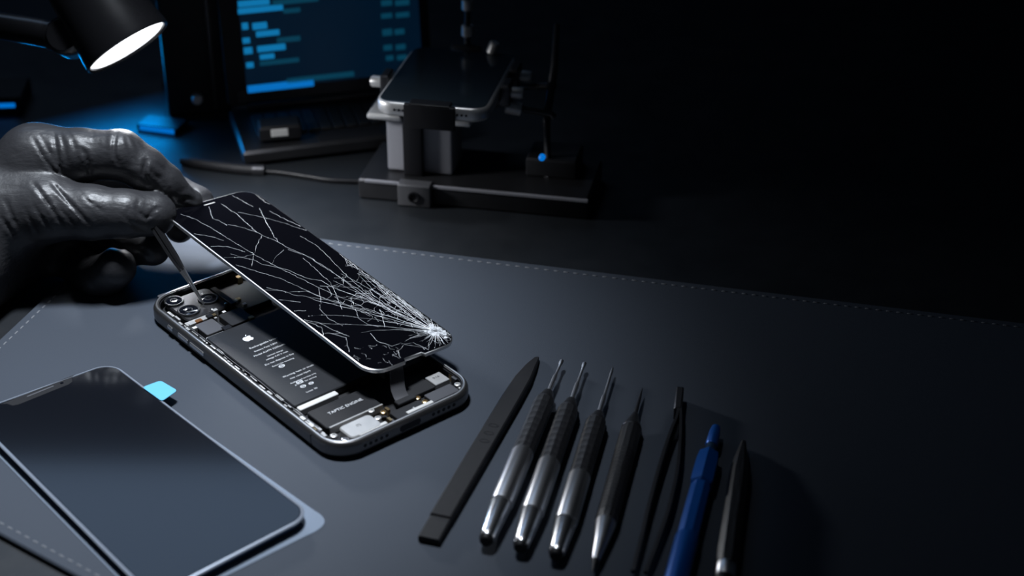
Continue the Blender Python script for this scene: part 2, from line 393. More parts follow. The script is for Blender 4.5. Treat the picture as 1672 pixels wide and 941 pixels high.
# ================================================================== CRACKED DISPLAY
rv = Vector((-.04563007, .15493966, -.80051406))
DM = Matrix.Translation((-.08891754, .62836611, .02567454)) @ Matrix.Rotation(rv.length, 4, rv.normalized()); DI = DM.inverted()
DL, DW = .147, .0485
DN = (DM.to_3x3() @ Vector((0, 0, 1)))
def dl(px, py): return DI @ on(px, py, DM.translation, DN)
disp = thing('phone_display', 'lifted phone display with shattered black glass held over the opened phone', 'display', DM)
R0 = .0085
def dloop(o, z):
    P = rrect(DL - 2 * o, DW - 2 * o, R0 - o, 10, z)
    # broken step in the bottom short edge (x = +DL/2), towards the far side
    out = []
    ys = (dl(664, 592).y, dl(695, 578).y)
    for p, q in zip(P, P[1:] + P[:1]):
        out.append(p)
        if p.x > DL / 2 - o - 1e-5 and q.x > DL / 2 - o - 1e-5 and q.y > p.y:
            s = .0016
            out += [Vector((p.x, ys[0], z)), Vector((p.x - s, ys[0] + .0009, z)), Vector((p.x - s, ys[1] - .0009, z)), Vector((p.x, ys[1], z))]
    return out
bm = B(); loft(bm, [dloop(o, z) for o, z in ((.0006, -.0016), (.0003, -.0002), (.0004, 0), (.0008, .0001))]); obj('glass', bm, M_glass, disp, 30)
bm = B(); loft(bm, [dloop(o, z) for o, z in ((.0005, .00006), (.0001, -.0001), (0, -.0004), (0, -.0015), (.0004, -.0018), (.0007, -.0016))], False, False); obj('metal_rim', bm, M_rim, disp, 40)
bm = B(); slab(bm, -DL / 2 + .002, DL / 2 - .004, -DW / 2 + .002, DW / 2 - .002, -.0024, -.0015, R0 - .002); obj('back_shield', bm, M_gun, disp, 40)
bm = B(); a, c = dl(333, 336), dl(351, 331); bx(bm, None, a.x - .0003, a.x + .0003, a.y, c.y, .00008, .00022, .00005); obj('earpiece_slot', bm, M_silver, disp)

# cracks: thin raised slivers on the glass
crk = B(); CZ = .00012
XL, YL_ = DL / 2 - .0006, DW / 2 - .0006
def inside(p):
    ax, ay = abs(p.x), abs(p.y)
    if ax > XL or ay > YL_: return False
    cx, cy = DL / 2 - R0, DW / 2 - R0
    return not (ax > cx and ay > cy and math.hypot(ax - cx, ay - cy) > R0 - .0005)
def crack(pts, w0, w1=None, jit=.0005, sub=5):
    w1 = w0 if w1 is None else w1
    P = []
    for a, b in zip(pts, pts[1:]):
        n = max(2, int((b - a).length / .0014)); d = Vector((-(b - a).y, (b - a).x)).normalized()
        for k in range(n): P.append(a.lerp(b, k / n) + (d * random.gauss(0, jit * .35) if k else Vector((0, 0))))
    P.append(pts[-1])
    seg = []
    for p in P:
        if inside(p): seg.append(p)
        elif len(seg) > 1: break
    P = seg
    if len(P) < 2: return
    n = len(P); rows = []
    for i, p in enumerate(P):
        t = (P[min(i + 1, n - 1)] - P[max(i - 1, 0)]); 
        if t.length < 1e-7: t = Vector((1, 0))
        t.normalize(); s = Vector((-t.y, t.x)); w = (w0 + (w1 - w0) * i / (n - 1)) * random.choice((.55, .8, 1, 1, 1.3)) / 2
        rows.append([Vector((*(p + s * w), CZ - .0001)), Vector((*p, CZ + .00005)), Vector((*(p - s * w), CZ - .0001))])
    loft(crk, rows, False, False, closed=False)
    for p in P:
        if random.random() < .10:
            r = random.uniform(.00018, .00032)
            loft(crk, [[Vector((p.x + r * math.cos(a), p.y + r * math.sin(a), CZ - .0001)) for a in (0, 1.3, 2.4, 3.7, 5)], [Vector((p.x + .4 * r * math.cos(a), p.y + .4 * r * math.sin(a), CZ + .0001)) for a in (0, 1.3, 2.4, 3.7, 5)]])
def v2(px, py): p = dl(px, py); return Vector((p.x, p.y))
IMP = v2(711, 541)
# long cracks read off the glass
LONG = [
 [(295, 350), (318, 358), (340, 370), (368, 387), (415, 416), (460, 440), (520, 470), (600, 505), (690, 536)],
 [(362, 334), (388, 351), (412, 374), (428, 385), (453, 395), (470, 405), (500, 418), (550, 450), (610, 490), (680, 530)],
 [(380, 320), (413, 338)], [(415, 316), (432, 330), (453, 340)],
 [(424, 340), (437, 368), (454, 396)], [(341, 338), (347, 357), (370, 368)],
 [(372, 367), (400, 373), (420, 380)], [(388, 347), (420, 353), (455, 362), (505, 378)],
 [(440, 345), (470, 361), (500, 374)], [(428, 384), (418, 405), (414, 418), (411, 435)],
 [(463, 409), (452, 418), (444, 431)], [(317, 382), (345, 387), (365, 393)], [(344, 403), (370, 403), (400, 412)],
 [(366, 421), (395, 421), (413, 416)], [(385, 433), (420, 444), (460, 456), (490, 470), (530, 488)],
 [(490, 386), (515, 400), (540, 424), (560, 445), (600, 480), (650, 515)], [(530, 392), (560, 420), (600, 450), (650, 500), (690, 533)],
 [(470, 408), (505, 420), (540, 442), (575, 470), (620, 500)], [(495, 422), (515, 440), (540, 462), (552, 490), (558, 505)],
 [(435, 470), (470, 478), (500, 476), (540, 492), (600, 510)], [(455, 490), (490, 494)], [(475, 508), (500, 508)],
 [(520, 470), (524, 490), (522, 505), (535, 520), (560, 533)], [(480, 520), (520, 527), (545, 540), (570, 550)],
 [(500, 525), (525, 535), (528, 548)], [(540, 545), (565, 552), (570, 575)], [(580, 505), (585, 520), (600, 530), (618, 534)],
 [(530, 545), (560, 545)], [(605, 545), (615, 557), (640, 566), (655, 560)], [(620, 505), (625, 520), (628, 535)],
 [(654, 585), (650, 573), (660, 563), (690, 568), (696, 576)], [(640, 580), (652, 586)], [(655, 562), (675, 560), (700, 572)],
]
for pts in LONG: crack([v2(*p) for p in pts], random.uniform(.00018, .00028), random.uniform(.00018, .0003))
# the radial burst
NR = 66
for k in range(NR):
    a = 2 * PI * k / NR + random.uniform(-.03, .03)
    d = Vector((math.cos(a), math.sin(a)))
    toward = -d.x                     # towards the far top end of the glass
    ln = random.uniform(.008, .017)
    if toward > .55: ln = random.uniform(.02, .062) if k % 3 else random.uniform(.05, .1)
    pts = [IMP + d * .0012]; n = max(3, int(ln / .005)); bend = random.uniform(-.35, .35)
    for i in range(1, n + 1):
        t = i / n; aa = a + bend * t * t * .6 + random.gauss(0, .012)
        pts.append(IMP + Vector((math.cos(aa), math.sin(aa))) * ln * t)
    crack(pts, random.uniform(.00036, .00055), .00012, .0004)
# extra fans towards the upper end
for k in range(52):
    a = PI + random.uniform(-.62, .30); r0 = random.uniform(.01, .03); r1 = r0 + random.uniform(.012, .035)
    b = random.uniform(-.12, .12)
    crack([IMP + Vector((math.cos(a + b * t), math.sin(a + b * t))) * (r0 + (r1 - r0) * t) for t in (0, .25, .5, .75, 1)], random.uniform(.00018, .0003), .00012)
# ring fragments
for k in range(110):
    r = .0025 + .055 * (k / 110) ** 1.3; a = PI + random.uniform(-1.0, .7) if r > .009 else random.uniform(0, 2 * PI)
    da = random.uniform(.12, .4) * (1 if random.random() < .5 else -1)
    pts = [IMP + Vector((math.cos(a + da * t), math.sin(a + da * t))) * r * (1 + random.uniform(-.1, .1)) for t in (0, .33, .66, 1)]
    crack(pts, random.uniform(.00014, .00028), None, .0007)
for k in range(34):     # chips along the far long edge
    x = random.uniform(-.01, .068); y = DW / 2 - .0009
    crack([Vector((x, y)), Vector((x + random.uniform(-.004, .006), y - random.uniform(.001, .0045))), Vector((x + random.uniform(0, .011), y - random.uniform(0, .001)))], .0002, .00014)
for k in range(26):     # splinters in the near bottom corner
    p = v2(random.uniform(560, 650), random.uniform(560, 605)); a = random.uniform(0, 2 * PI); ln = random.uniform(.0008, .0028)
    crack([p, p + Vector((math.cos(a), math.sin(a))) * ln, p + Vector((math.cos(a + .5), math.sin(a + .5))) * ln * 1.6], .00022, .0001)
for k in range(90):     # crushed centre
    a = random.uniform(0, 2 * PI); r = abs(random.gauss(0, .0023)); c = IMP + Vector((math.cos(a), math.sin(a))) * r; q = random.uniform(.0005, .0012)
    if not inside(c * 1.0 + (c - Vector((0, 0))).normalized() * q): continue
    loft(crk, [[Vector((c.x + q * s * math.cos(t), c.y + q * s * math.sin(t), z)) for t in (.2, 1.4, 2.5, 3.9, 5.1)] for s, z in ((1, CZ - .0001), (.7, CZ + .00008))])
obj('cracks', crk, M_crack, disp)

# flex cable from the display's bottom edge down to the port board
b0 = on(632, 598, DM.translation - DN * .0018, DN); b1 = on(654, 588, DM.translation - DN * .0018, DN); wdir = (b1 - b0).normalized(); mid = (b0 + b1) / 2
e0 = at(655, 648, .0068)
path = smoothpath([DI @ p for p in (mid - DM.to_3x3() @ Vector((.008, 0, .0004)), mid, mid + Vector((.0012, -.0020, -.0030)), e0 + Vector((-.0015, .0035, .0024)), e0, at(662, 654, .0066))], 8)
bm = B(); strip(bm, path, .0035, DI.to_3x3() @ wdir, .00025); fc = obj('flex_cable', bm, M_chip, disp, 40)
bm = B(); M = Matrix.Translation(path[-1]) @ (DI.to_3x3() @ Matrix.Rotation(PYAW, 3, 'Z')).to_4x4()
bx(bm, M, -.0016, .0016, -.0045, .0045, -.0004, .0007, .0002); obj('cable_connector', bm, M_chipd, fc)

# ================================================================== REPLACEMENT SCREEN
SQ0 = [at(-54, 673, .004), at(181.5, 595, .004), at(518, 838, .004), at(245, 987, .004)]
sc_ = sum(SQ0, Vector()) / 4
SYAW = -.85205; d = Vector((math.cos(SYAW), math.sin(SYAW), 0)); n_ = Vector((-d.y, d.x, 0)); SL, SW = .1465, .0680
SR = [sc_ - d * SL / 2 - n_ * SW / 2, sc_ - d * SL / 2 + n_ * SW / 2, sc_ + d * SL / 2 + n_ * SW / 2, sc_ + d * SL / 2 - n_ * SW / 2]
SQ = [a * .6 + b * .4 for a, b in zip(SQ0, SR)]
SM = Matrix.Translation((sc_.x, sc_.y, 0)) @ Matrix.Rotation(SYAW, 4, 'Z'); SI = SM.inverted()
q4 = [SI @ p for p in SQ]
def sq(p):   # unit square of the panel (x along -1..1, y -1..1) to its place
    u, v = (p.x / (SL / 2) + 1) / 2, (p.y / (SW / 2) + 1) / 2
    a = q4[0].lerp(q4[1], v); b = q4[3].lerp(q4[2], v); r = a.lerp(b, u); return Vector((r.x, r.y, p.z))
scr = thing('replacement_screen', 'new uncracked phone screen with clear film lying near the left corner of the mat', 'screen', SM)
def sl(px, py, z=.005): return SI @ at(px, py, z)
def sloop(o, z, r=.0095): return [sq(p) for p in rrect(SL - 2 * o, SW - 2 * o, r - min(o, r - .001), 12, z)]
bm = B(); loft(bm, [sloop(o, z) for o, z in ((.0030, .0006), (.0022, .0012), (.0022, .0032), (.0016, .0034))]); obj('panel_body', bm, M_side, scr, 40)
bm = B(); loft(bm, [sloop(o, z) for o, z in ((.0016, .0034), (.0010, .0036), (.0008, .0042), (.0012, .0046), (.0019, .0047), (.0020, .0045))], True, False); obj('edge_band', bm, M_edge, scr, 40)
bm = B(); loft(bm, [sloop(o, z) for o, z in ((.0020, .0040), (.0020, .0045), (.0023, .00462))]); obj('glass', bm, M_screen, scr, 40)
# notch at the top end
bm = B(); nz = .00463
na, nb = sl(8, 657, nz), sl(118, 618, nz)
loop = []
xt = -SL / 2 + .0024
y0, y1 = na.y, nb.y
for p in [(xt, y0 - .002), (xt + .0012, y0), (xt + .0040, y0 + .0012), (xt + .0049, y0 + .0034), (xt + .0049, y1 - .0034), (xt + .0040, y1 - .0012), (xt + .0012, y1), (xt, y1 + .002)]: loop.append(p)
lo = [[Vector((p[0], p[1], z)) for p in loop] for z in (nz - .0001, nz + .00004)]
loft(bm, lo); nt_ = obj('notch', bm, M_soft, scr)
m_ = (y0 + y1) / 2
bm = B(); slab(bm, xt + .0016, xt + .0024, m_ - .006, m_ + .006, nz, nz + .00015, .0004, .00003); obj('earpiece_slot', bm, M_chip, nt_)
bm = B(); lathe(bm, [(0, .0008), (.0001, .0007)], 14, Matrix.Translation((xt + .0022, m_ + .0095, nz + .00002)) @ Matrix.Rotation(-PI / 2, 4, 'Y')); obj('front_camera', bm, M_lens, nt_)
# protective film a little larger than the panel with an ear at the near right corner
bm = B()
ec = sl(512, 838, .001)
def floop(z):
    P = [sq(p) for p in rrect(SL + .0022, SW + .0010, .010, 12, z)]; out = []
    for p in P:
        dd = (Vector((p.x, p.y)) - Vector((q4[2].x, q4[2].y))).length
        k = max(0, 1 - dd / .022); out.append(Vector((p.x + .0040 * k ** 1.3, p.y + .0052 * k ** .9, z)))
    return out
loft(bm, [floop(.00022), floop(.00048)]); film = obj('protective_film', bm, M_film, scr, 40)
# blue pull tab
ta, tb, tc_, td = sl(232, 632, .0052), sl(262, 621, .0052), sl(290, 638, .0050), sl(264, 655, .0052)
bm = B(); c4 = [ta, tb, tc_, td]; poly = []
for i, c in enumerate(c4):
    u, v = (c4[i - 1] - c).normalized(), (c4[(i + 1) % 4] - c).normalized(); r = .0017
    for k in range(5):
        t = k / 4; p = (1 - t) ** 2 * (c + u * r) + 2 * t * (1 - t) * c + t * t * (c + v * r); poly.append((p.x, p.y))
prism(bm, poly, .0048, .0051, .00005); obj('pull_tab', bm, M_tab, scr, label='light blue pull tab')

# ================================================================== TOOLS
def tool(name, label, cat, near, far, z, group=None):
    A, Bv = at(*near, z), at(*far, z); x = (Bv - A); ln = x.length
    M = frame3(x, loc=A); o = thing(name, label, cat, M, group)
    return o, ln
def tpos(o, px, py, z): return (o.matrix_world.inverted() @ at(px, py, z)).x
# spudger
sp_o, ln = tool('spudger', 'flat matte black pry bar with a pointed tip beside the opened phone', 'pry tool', (700, 885), (878, 584), .0012)
bm = B(); iw = .0041
prof = [(0, iw, .0030), (.012, iw, .0034), (.0125, iw * 1.0, .0042), (.05, iw * .98, .0044), (ln * .72, iw * .94, .0044), (ln * .84, iw * .86, .0042), (ln * .93, iw * .55, .0034), (ln * .985, .0012, .0022), (ln, .0006, .0015)]
Lp = []
for t, w, h in prof:
    zz = -.0011; b = min(.0005, w * .3, h * .2)
    Lp.append([Vector((t, y, z)) for y, z in ((-w + b, zz), (w - b, zz), (w, zz + b), (w, zz + h - b), (w - b, zz + h), (-w + b, zz + h), (-w, zz + h - b), (-w, zz + b))])
loft(bm, Lp); obj('bar', bm, M_soft, sp_o, 25)
for i in range(3):
    bm = B(); x = ln * .47 + i * .0055; loft(bm, [[Vector((x + .0012 * math.cos(a) * q, .0022 * math.sin(a) * q, z)) for a in np.linspace(0, 2 * PI, 13)[:-1]] for q, z in ((1, .0031), (1, .00338), (.7, .00338), (.7, .0031))], False, False); obj('embossed_mark', bm, M_black, sp_o)

def driver(label, near, far, marks, r, tipr=.0006, ball=False):
    """marks: px of shaft/collar, collar/grip, grip/tube, tube/cap"""
    o, ln = tool('screwdriver', label, 'screwdriver', near, far, r + .0002, 'steel handled precision screwdrivers')
    t_col, t_grip, t_tube, t_cap = [tpos(o, px, py, r) for px, py in marks]
    bm = B(); lathe(bm, [(t_col - .003, .0010), (t_col + .012, .0010), (t_col + .014, tipr), (ln - .004, tipr), (ln - .003, tipr * (1.5 if ball else 1)), (ln - .0008, tipr * (1.5 if ball else .7)), (ln, .0002)], 14); obj('shaft', bm, M_steel, o, 40)
    bm = B(); lathe(bm, [(t_grip - .001, r * .80), (t_grip, r * .86), (t_grip + .001, r * .86), (t_col - .004, r * .66), (t_col - .001, r * .52), (t_col, r * .40), (t_col + .0006, .0010)], 24); obj('collar', bm, M_gun, o, 40)
    L = [(t_tube - .001, r * .93), (t_tube + .0004, r * .98)]
    x = t_tube + .002
    while x < t_grip - .002: L += [(x, r * .98), (x + .0004, r * .962), (x + .0010, r * .962), (x + .0014, r * .98)]; x += .0042
    L += [(t_grip - .0006, r * .96), (t_grip, r * .84)]
    bm = B(); lathe(bm, L, sides=10); obj('grip', bm, M_grip, o, 25)
    bm = B(); lathe(bm, [(t_cap - .0004, r * .80), (t_cap, r * .97), (t_cap + .0008, r), (t_tube - .0008, r), (t_tube, r * .94)], 32); obj('sleeve', bm, M_steel, o, 40)
    bm = B(); lathe(bm, [(.0006, r * .50), (.0016, r * .66), (.0034, r * .70), (t_cap - .0012, r * .96), (t_cap - .0004, r * .92)], 24); obj('swivel_cap', bm, M_chrome, o, 40)
    bm = B(); lathe(bm, [(-.0006, r * .44), (-.0002, r * .52), (.0022, r * .68)], 24); obj('end_pad', bm, M_black, o, 40)
    return o
driver('steel and black precision screwdriver closest to the black pry bar', (793, 884), (918, 588), ((895, 641), (882, 656), (846, 740), (805, 822)), .0044, ball=True)
driver('steel and black precision screwdriver, middle of the three with steel sleeves', (849, 895), (955, 592), ((937, 655), (926, 671), (892, 758), (859, 838)), .0044, ball=True)
driver('steel and black precision screwdriver beside the all-black pointed scriber', (907, 908), (1001, 600), ((979, 676), (972, 691), (941, 779), (914, 853)), .0043)

# scriber: black body, steel cone at the near end
o, ln = tool('scriber', 'slim black scriber with a steel cone tip beside the black tweezers', 'scriber', (967, 934), (1049, 634), .0042)
t1, t2, t3 = [tpos(o, *p, .004) for p in ((968, 912), (981, 853), (1024, 700))]
r = .0041
bm = B(); lathe(bm, [(t2 - .001, r * .9), (t2 + .001, r)] + [(t2 + .004 + .0022 * k + e, r * (1 if e in (0, .0011) else .95)) for k in range(18) for e in (0, .0004, .0008, .0011)] + [(t3 - .004, r), (t3, r * .93)], sides=12); obj('barrel', bm, M_grip, o, 25)
bm = B(); lathe(bm, [(t1 - .001, r * .35), (t1, r * .40), (t2 - .001, r * .96), (t2, r * .9)], 24); obj('cone_tip', bm, M_steel, o, 40)
bm = B(); lathe(bm, [(0, .0003), (t1 * .5, .0008), (t1, r * .38)], 16); obj('point', bm, M_black, o, 40)
bm = B(); lathe(bm, [(t3 - .001, r * .95), (t3, r * 1.0), (t3 + .001, r * .9), (t3 + .006, r * .55), (t3 + .010, r * .32), (t3 + .011, .0009)], 20); obj('collar', bm, M_gun, o, 40)
bm = B(); lathe(bm, [(t3 + .009, .0009), (ln - .006, .0006), (ln, .0001)], 12); obj('needle', bm, M_gun, o, 40)

# black tweezers lying on the mat
tw = thing('tweezers', 'black open tweezers lying between the scriber and the blue tool', 'tweezers', Matrix.Translation((at(1108, 700, 0).x, at(1108, 700, 0).y, 0)))
TI = tw.matrix_world.inverted()
for pts in ([(1108, 668), (1104, 690), (1094, 715), (1076, 770), (1058, 835), (1046, 885), (1033, 934)], [(1110, 668), (1111, 690), (1110, 720), (1106, 770), (1093, 830), (1076, 880), (1054, 936)]):
    P = smoothpath([TI @ at(*p, .0036) for p in pts], 6); Lp = []
    for i, p in enumerate(P):
        t = (P[min(i + 1, len(P) - 1)] - P[max(i - 1, 0)]).normalized(); s = Vector((-t.y, t.x, 0)).normalized(); u = i / (len(P) - 1)
        hh = .0030 * (1 - .72 * max(0, (u - .45) / .55) ** 1.2); ww = .0005 + .0002 * u
        Lp.append([p + s * a + Vector((0, 0, b)) for a, b in ((ww, hh), (-ww, hh), (-ww, -hh), (ww, -hh))])
    bm = B(); loft(bm, Lp); obj('arm', bm, M_gun, tw, 30)
bm = B(); P = [TI @ at(1107, 668, .0036), TI @ at(1109, 650, .0036)]
bx(bm, frame3(P[1] - P[0], loc=P[0]), -.004, .012, -.0016, .0016, -.0032, .0032, .0006); obj('joined_end', bm, M_gun, tw, 30)

# blue tool
o, ln = tool('opening_tool', 'bright blue pen-shaped tool right of the black tweezers', 'tool', (1103, 952), (1169, 699), .0046)
t1, t2, t3, t4 = [tpos(o, *p, .004) for p in ((1117, 880), (1145, 795), (1155, 745), (1160, 733))]
bm = B(); lathe(bm, [(-.03, .0036), (-.028, .0042), (t1 - .001, .0044), (t1, .0042)], 20); obj('handle', bm, M_blue, o, 40)
bm = B(); lathe(bm, [(t1 - .0006, .0036), (t1, .0040), (t2 - .002, .0039), (t2, .0034)], 8); obj('shank', bm, M_blue, o, 20)
bm = B(); lathe(bm, [(t2 - .001, .0038), (t2, .0046), (t2 + .004, .0047), (t3 - .005, .0046), (t3, .0040), (t3 + .001, .003)], sides=6); obj('hex_collar', bm, M_blue, o, 20)
bm = B(); lathe(bm, [(t3 - .001, .0024), (t4, .0019), (t4 + .002, .0019)], 16); obj('neck', bm, M_side, o, 40)
bm = B(); lathe(bm, [(t4 + .001, .0021), (t4 + .002, .0025), (ln - .003, .0022), (ln, .0018)], 16); obj('tip', bm, M_blue, o, 40)
# dark tool at the far right
o, ln = tool('nylon_probe', 'black tool with a steel band in the dark right of the blue tool', 'tool', (1180, 965), (1214, 722), .0042)
t1 = tpos(o, 1182, 925, .004)
bm = B(); lathe(bm, [(t1, .0036), (t1 + .002, .0041), (ln * .75, .0040), (ln * .85, .0030), (ln, .0010)], sides=8); obj('barrel', bm, M_grip, o, 25)
bm = B(); lathe(bm, [(t1 - .008, .0030), (t1 - .007, .0037), (t1 - .0005, .0037), (t1, .0030)], 20); obj('band', bm, M_steel, o, 40)
bm = B(); lathe(bm, [(-.02, .003), (-.018, .0038), (t1 - .0075, .0038), (t1 - .007, .003)], 20); obj('end_cap', bm, M_black, o, 40)

# ================================================================== GLOVED HAND
# signed distance built from tapered bones, meshed with surface nets
def hp(px, py, dd):      # camera-aligned coordinates (right, up, depth)
    dep = .745 + dd; return np.array([(px - W / 2) / F * dep, -(py - H / 2) / F * dep, dep])
def chain(spec): return [(hp(a, b, c), r * .001) for a, b, c, r in spec]
FING = {
 'index': chain([(60, 256, .010, 13.0), (130, 254, .006, 12.0), (197, 253, .004, 10.9), (236, 276, .006, 9.6), (268, 299, .010, 8.4), (311, 329, .0165, 5.6)]),
 'middle': chain([(50, 285, .032, 12.5), (150, 285, .034, 12.0), (222, 280, .034, 9.8), (322, 331, .032, 7.2), (293, 373, .0245, 6.8)]),
 'thumb': chain([(-20, 352, .010, 18.0), (85, 342, .000, 13.6), (150, 347, -.002, 12.0), (205, 349, -.002, 10.5), (252, 350, .002, 9.9)]),
 'ring': chain([(40, 340, .046, 13), (165, 380, .042, 11.5), (215, 400, .026, 9.2), (250, 407, .012, 7.6)]),
 'little': chain([(20, 380, .044, 11), (120, 440, .038, 10.2), (165, 455, .018, 10.0), (190, 437, .006, 9.0)]),
}
PALM = [chain([(62, 262, .012, 9.5), (72, 338, .004, 10.5)]), chain([(58, 266, .011, 12.0), (-5, 345, .012, 20.0), (-80, 420, .002, 23)]),
        chain([(40, 272, .022, 14), (-40, 375, .022, 23), (-120, 455, -.014, 25), (-250, 530, -.062, 26), (-345, 570, -.098, 29)]),
        chain([(30, 330, .030, 18), (-10, 400, .028, 24), (-120, 455, -.014, 24)]), chain([(-20, 352, .012, 18), (-70, 420, .012, 24)]),
        chain([(60, 300, .034, 12), (20, 400, .038, 20)]), chain([(40, 400, .044, 16), (-60, 450, .020, 23)])]
VS = .0009
lo_, hi_ = hp(-330, 620, -.03), hp(352, 190, .075)
lo_ = np.array([hp(-420, 0, -.10)[0], hp(0, 720, -.06)[1], .610]); hi_ = np.array([hp(352, 0, 0)[0], hp(0, 192, 0)[1], .825])
gx, gy, gz = [np.arange(lo_[i], hi_[i], VS) for i in range(3)]
GX, GY, GZ = np.meshgrid(gx.astype(np.float32), gy.astype(np.float32), gz.astype(np.float32), indexing='ij')
def cone(a, ra, b, rb):
    ab = b - a; l2 = ab @ ab
    px, py, pz = GX - a[0], GY - a[1], GZ - a[2]
    t = np.clip((px * ab[0] + py * ab[1] + pz * ab[2]) / l2, 0, 1)
    return np.sqrt((px - t * ab[0]) ** 2 + (py - t * ab[1]) ** 2 + (pz - t * ab[2]) ** 2) - (ra + (rb - ra) * t)
def smin(a, b, k):
    h = np.maximum(k - np.abs(a - b), 0) / k; return np.minimum(a, b) - h * h * k * .25
def chain_sdf(c, k=.003):
    D = None
    for (a, ra), (b, rb) in zip(c, c[1:]):
        d_ = cone(a, ra, b, rb); D = d_ if D is None else smin(D, d_, k)
    return D
fd = None
for nm in ('index', 'middle', 'ring', 'little', 'thumb'):
    d_ = chain_sdf(FING[nm]); fd = d_ if fd is None else smin(fd, d_, .0016)
pd = None
for c in PALM:
    d_ = chain_sdf(c); pd = d_ if pd is None else smin(pd, d_, .012)
SD = smin(pd, fd, .012)
# creases and folds of the glove, read off its visible side: (points, depth mm, width mm)
FOLDS = [
 ([(191, 214), (187, 235), (187, 253), (193, 268)], .9, .8), ([(199, 212), (196, 230), (197, 250)], .4, .6), ([(131, 243), (141, 255), (148, 290)], .9, .9), ([(120, 232), (126, 250), (131, 280)], .5, .9),
 ([(88, 215), (95, 263), (101, 288)], .8, .8), ([(97, 214), (105, 240), (111, 275)], .5, .7), ([(53, 225), (75, 263), (95, 286)], .7, .7), ([(62, 215), (82, 250), (100, 280)], .4, .6),
 ([(107, 210), (118, 228), (121, 246)], .4, .7), ([(150, 210), (153, 232)], .3, .6), ([(172, 210), (172, 240)], .25, .6),
 ([(53, 298), (78, 331), (102, 370)], .9, .8), ([(85, 300), (113, 331), (148, 368)], 1.0, .8), ([(55, 336), (83, 378)], .8, .7), ([(-2, 350), (25, 388)], .7, .8), ([(8, 325), (28, 373)], .7, .8),
 ([(40, 340), (62, 385)], .5, .7), ([(95, 338), (123, 370)], .5, .6), ([(139, 325), (172, 348)], .35, .6), ([(128, 310), (150, 335)], .3, .6),
 ([(226, 328), (224, 343), (239, 356), (252, 343), (262, 340)], .7, .8), ([(201, 352), (226, 373), (250, 378)], .5, .8), ([(239, 356), (246, 372)], .4, .7), ([(215, 335), (205, 352)], .3, .7),
 ([(239, 262), (235, 280), (241, 296)], 1.2, .9), ([(244, 276), (254, 288), (262, 292)], .5, .8), ([(256, 268), (270, 280), (284, 304)], .5, .8), ([(296, 281), (313, 304), (322, 322)], .6, .8), ([(287, 275), (300, 300)], .35, .7),
 ([(285, 330), (305, 324), (322, 330)], .7, .8), ([(252, 300), (268, 318), (288, 328)], .4, .8), ([(215, 222), (226, 245)], .35, .7), ([(205, 220), (213, 250), (222, 268)], .4, .8),
 ([(160, 395), (186, 400), (205, 415)], .8, 1.), ([(226, 405), (240, 412), (246, 424)], .6, .9)]
PXG = (GX / GZ) * F + W / 2; PYG = -(GY / GZ) * F + H / 2
near_band = np.abs(SD) < .005
mask = near_band & (GZ < .772)
mx, my = PXG[mask], PYG[mask]; disp_ = np.zeros_like(mx)
K = .745 / F
for pts, dep, wid in FOLDS:
    best = np.full_like(mx, 1e9)
    P = [np.array((p.x, p.y)) for p in smoothpath([Vector((a, b, 0)) for a, b in pts], 5)] if len(pts) > 2 else [np.array(p, float) for p in pts]
    n = len(P) - 1; ww = np.ones_like(mx)
    for i, (a, b) in enumerate(zip(P, P[1:])):
        ab = b - a; t = np.clip(((mx - a[0]) * ab[0] + (my - a[1]) * ab[1]) / (ab @ ab), 0, 1)
        d_ = np.hypot(mx - a[0] - t * ab[0], my - a[1] - t * ab[1]); u = (i + t) / n
        w_ = np.sqrt(np.clip(1 - (2 * u - 1) ** 2, .08, 1)); ww = np.where(d_ < best, w_, ww); best = np.minimum(best, d_)
    e = best * K / (wid * .001)
    disp_ += dep * .001 * ww * (np.exp(-e * e) - .45 * np.exp(-((e - 2.1) / 1.0) ** 2))
SD[mask] += disp_.astype(np.float32)
del PXG, PYG
for sl_ in (0, -1): SD[sl_] = .002; SD[:, sl_] = .002; SD[:, :, sl_] = .002
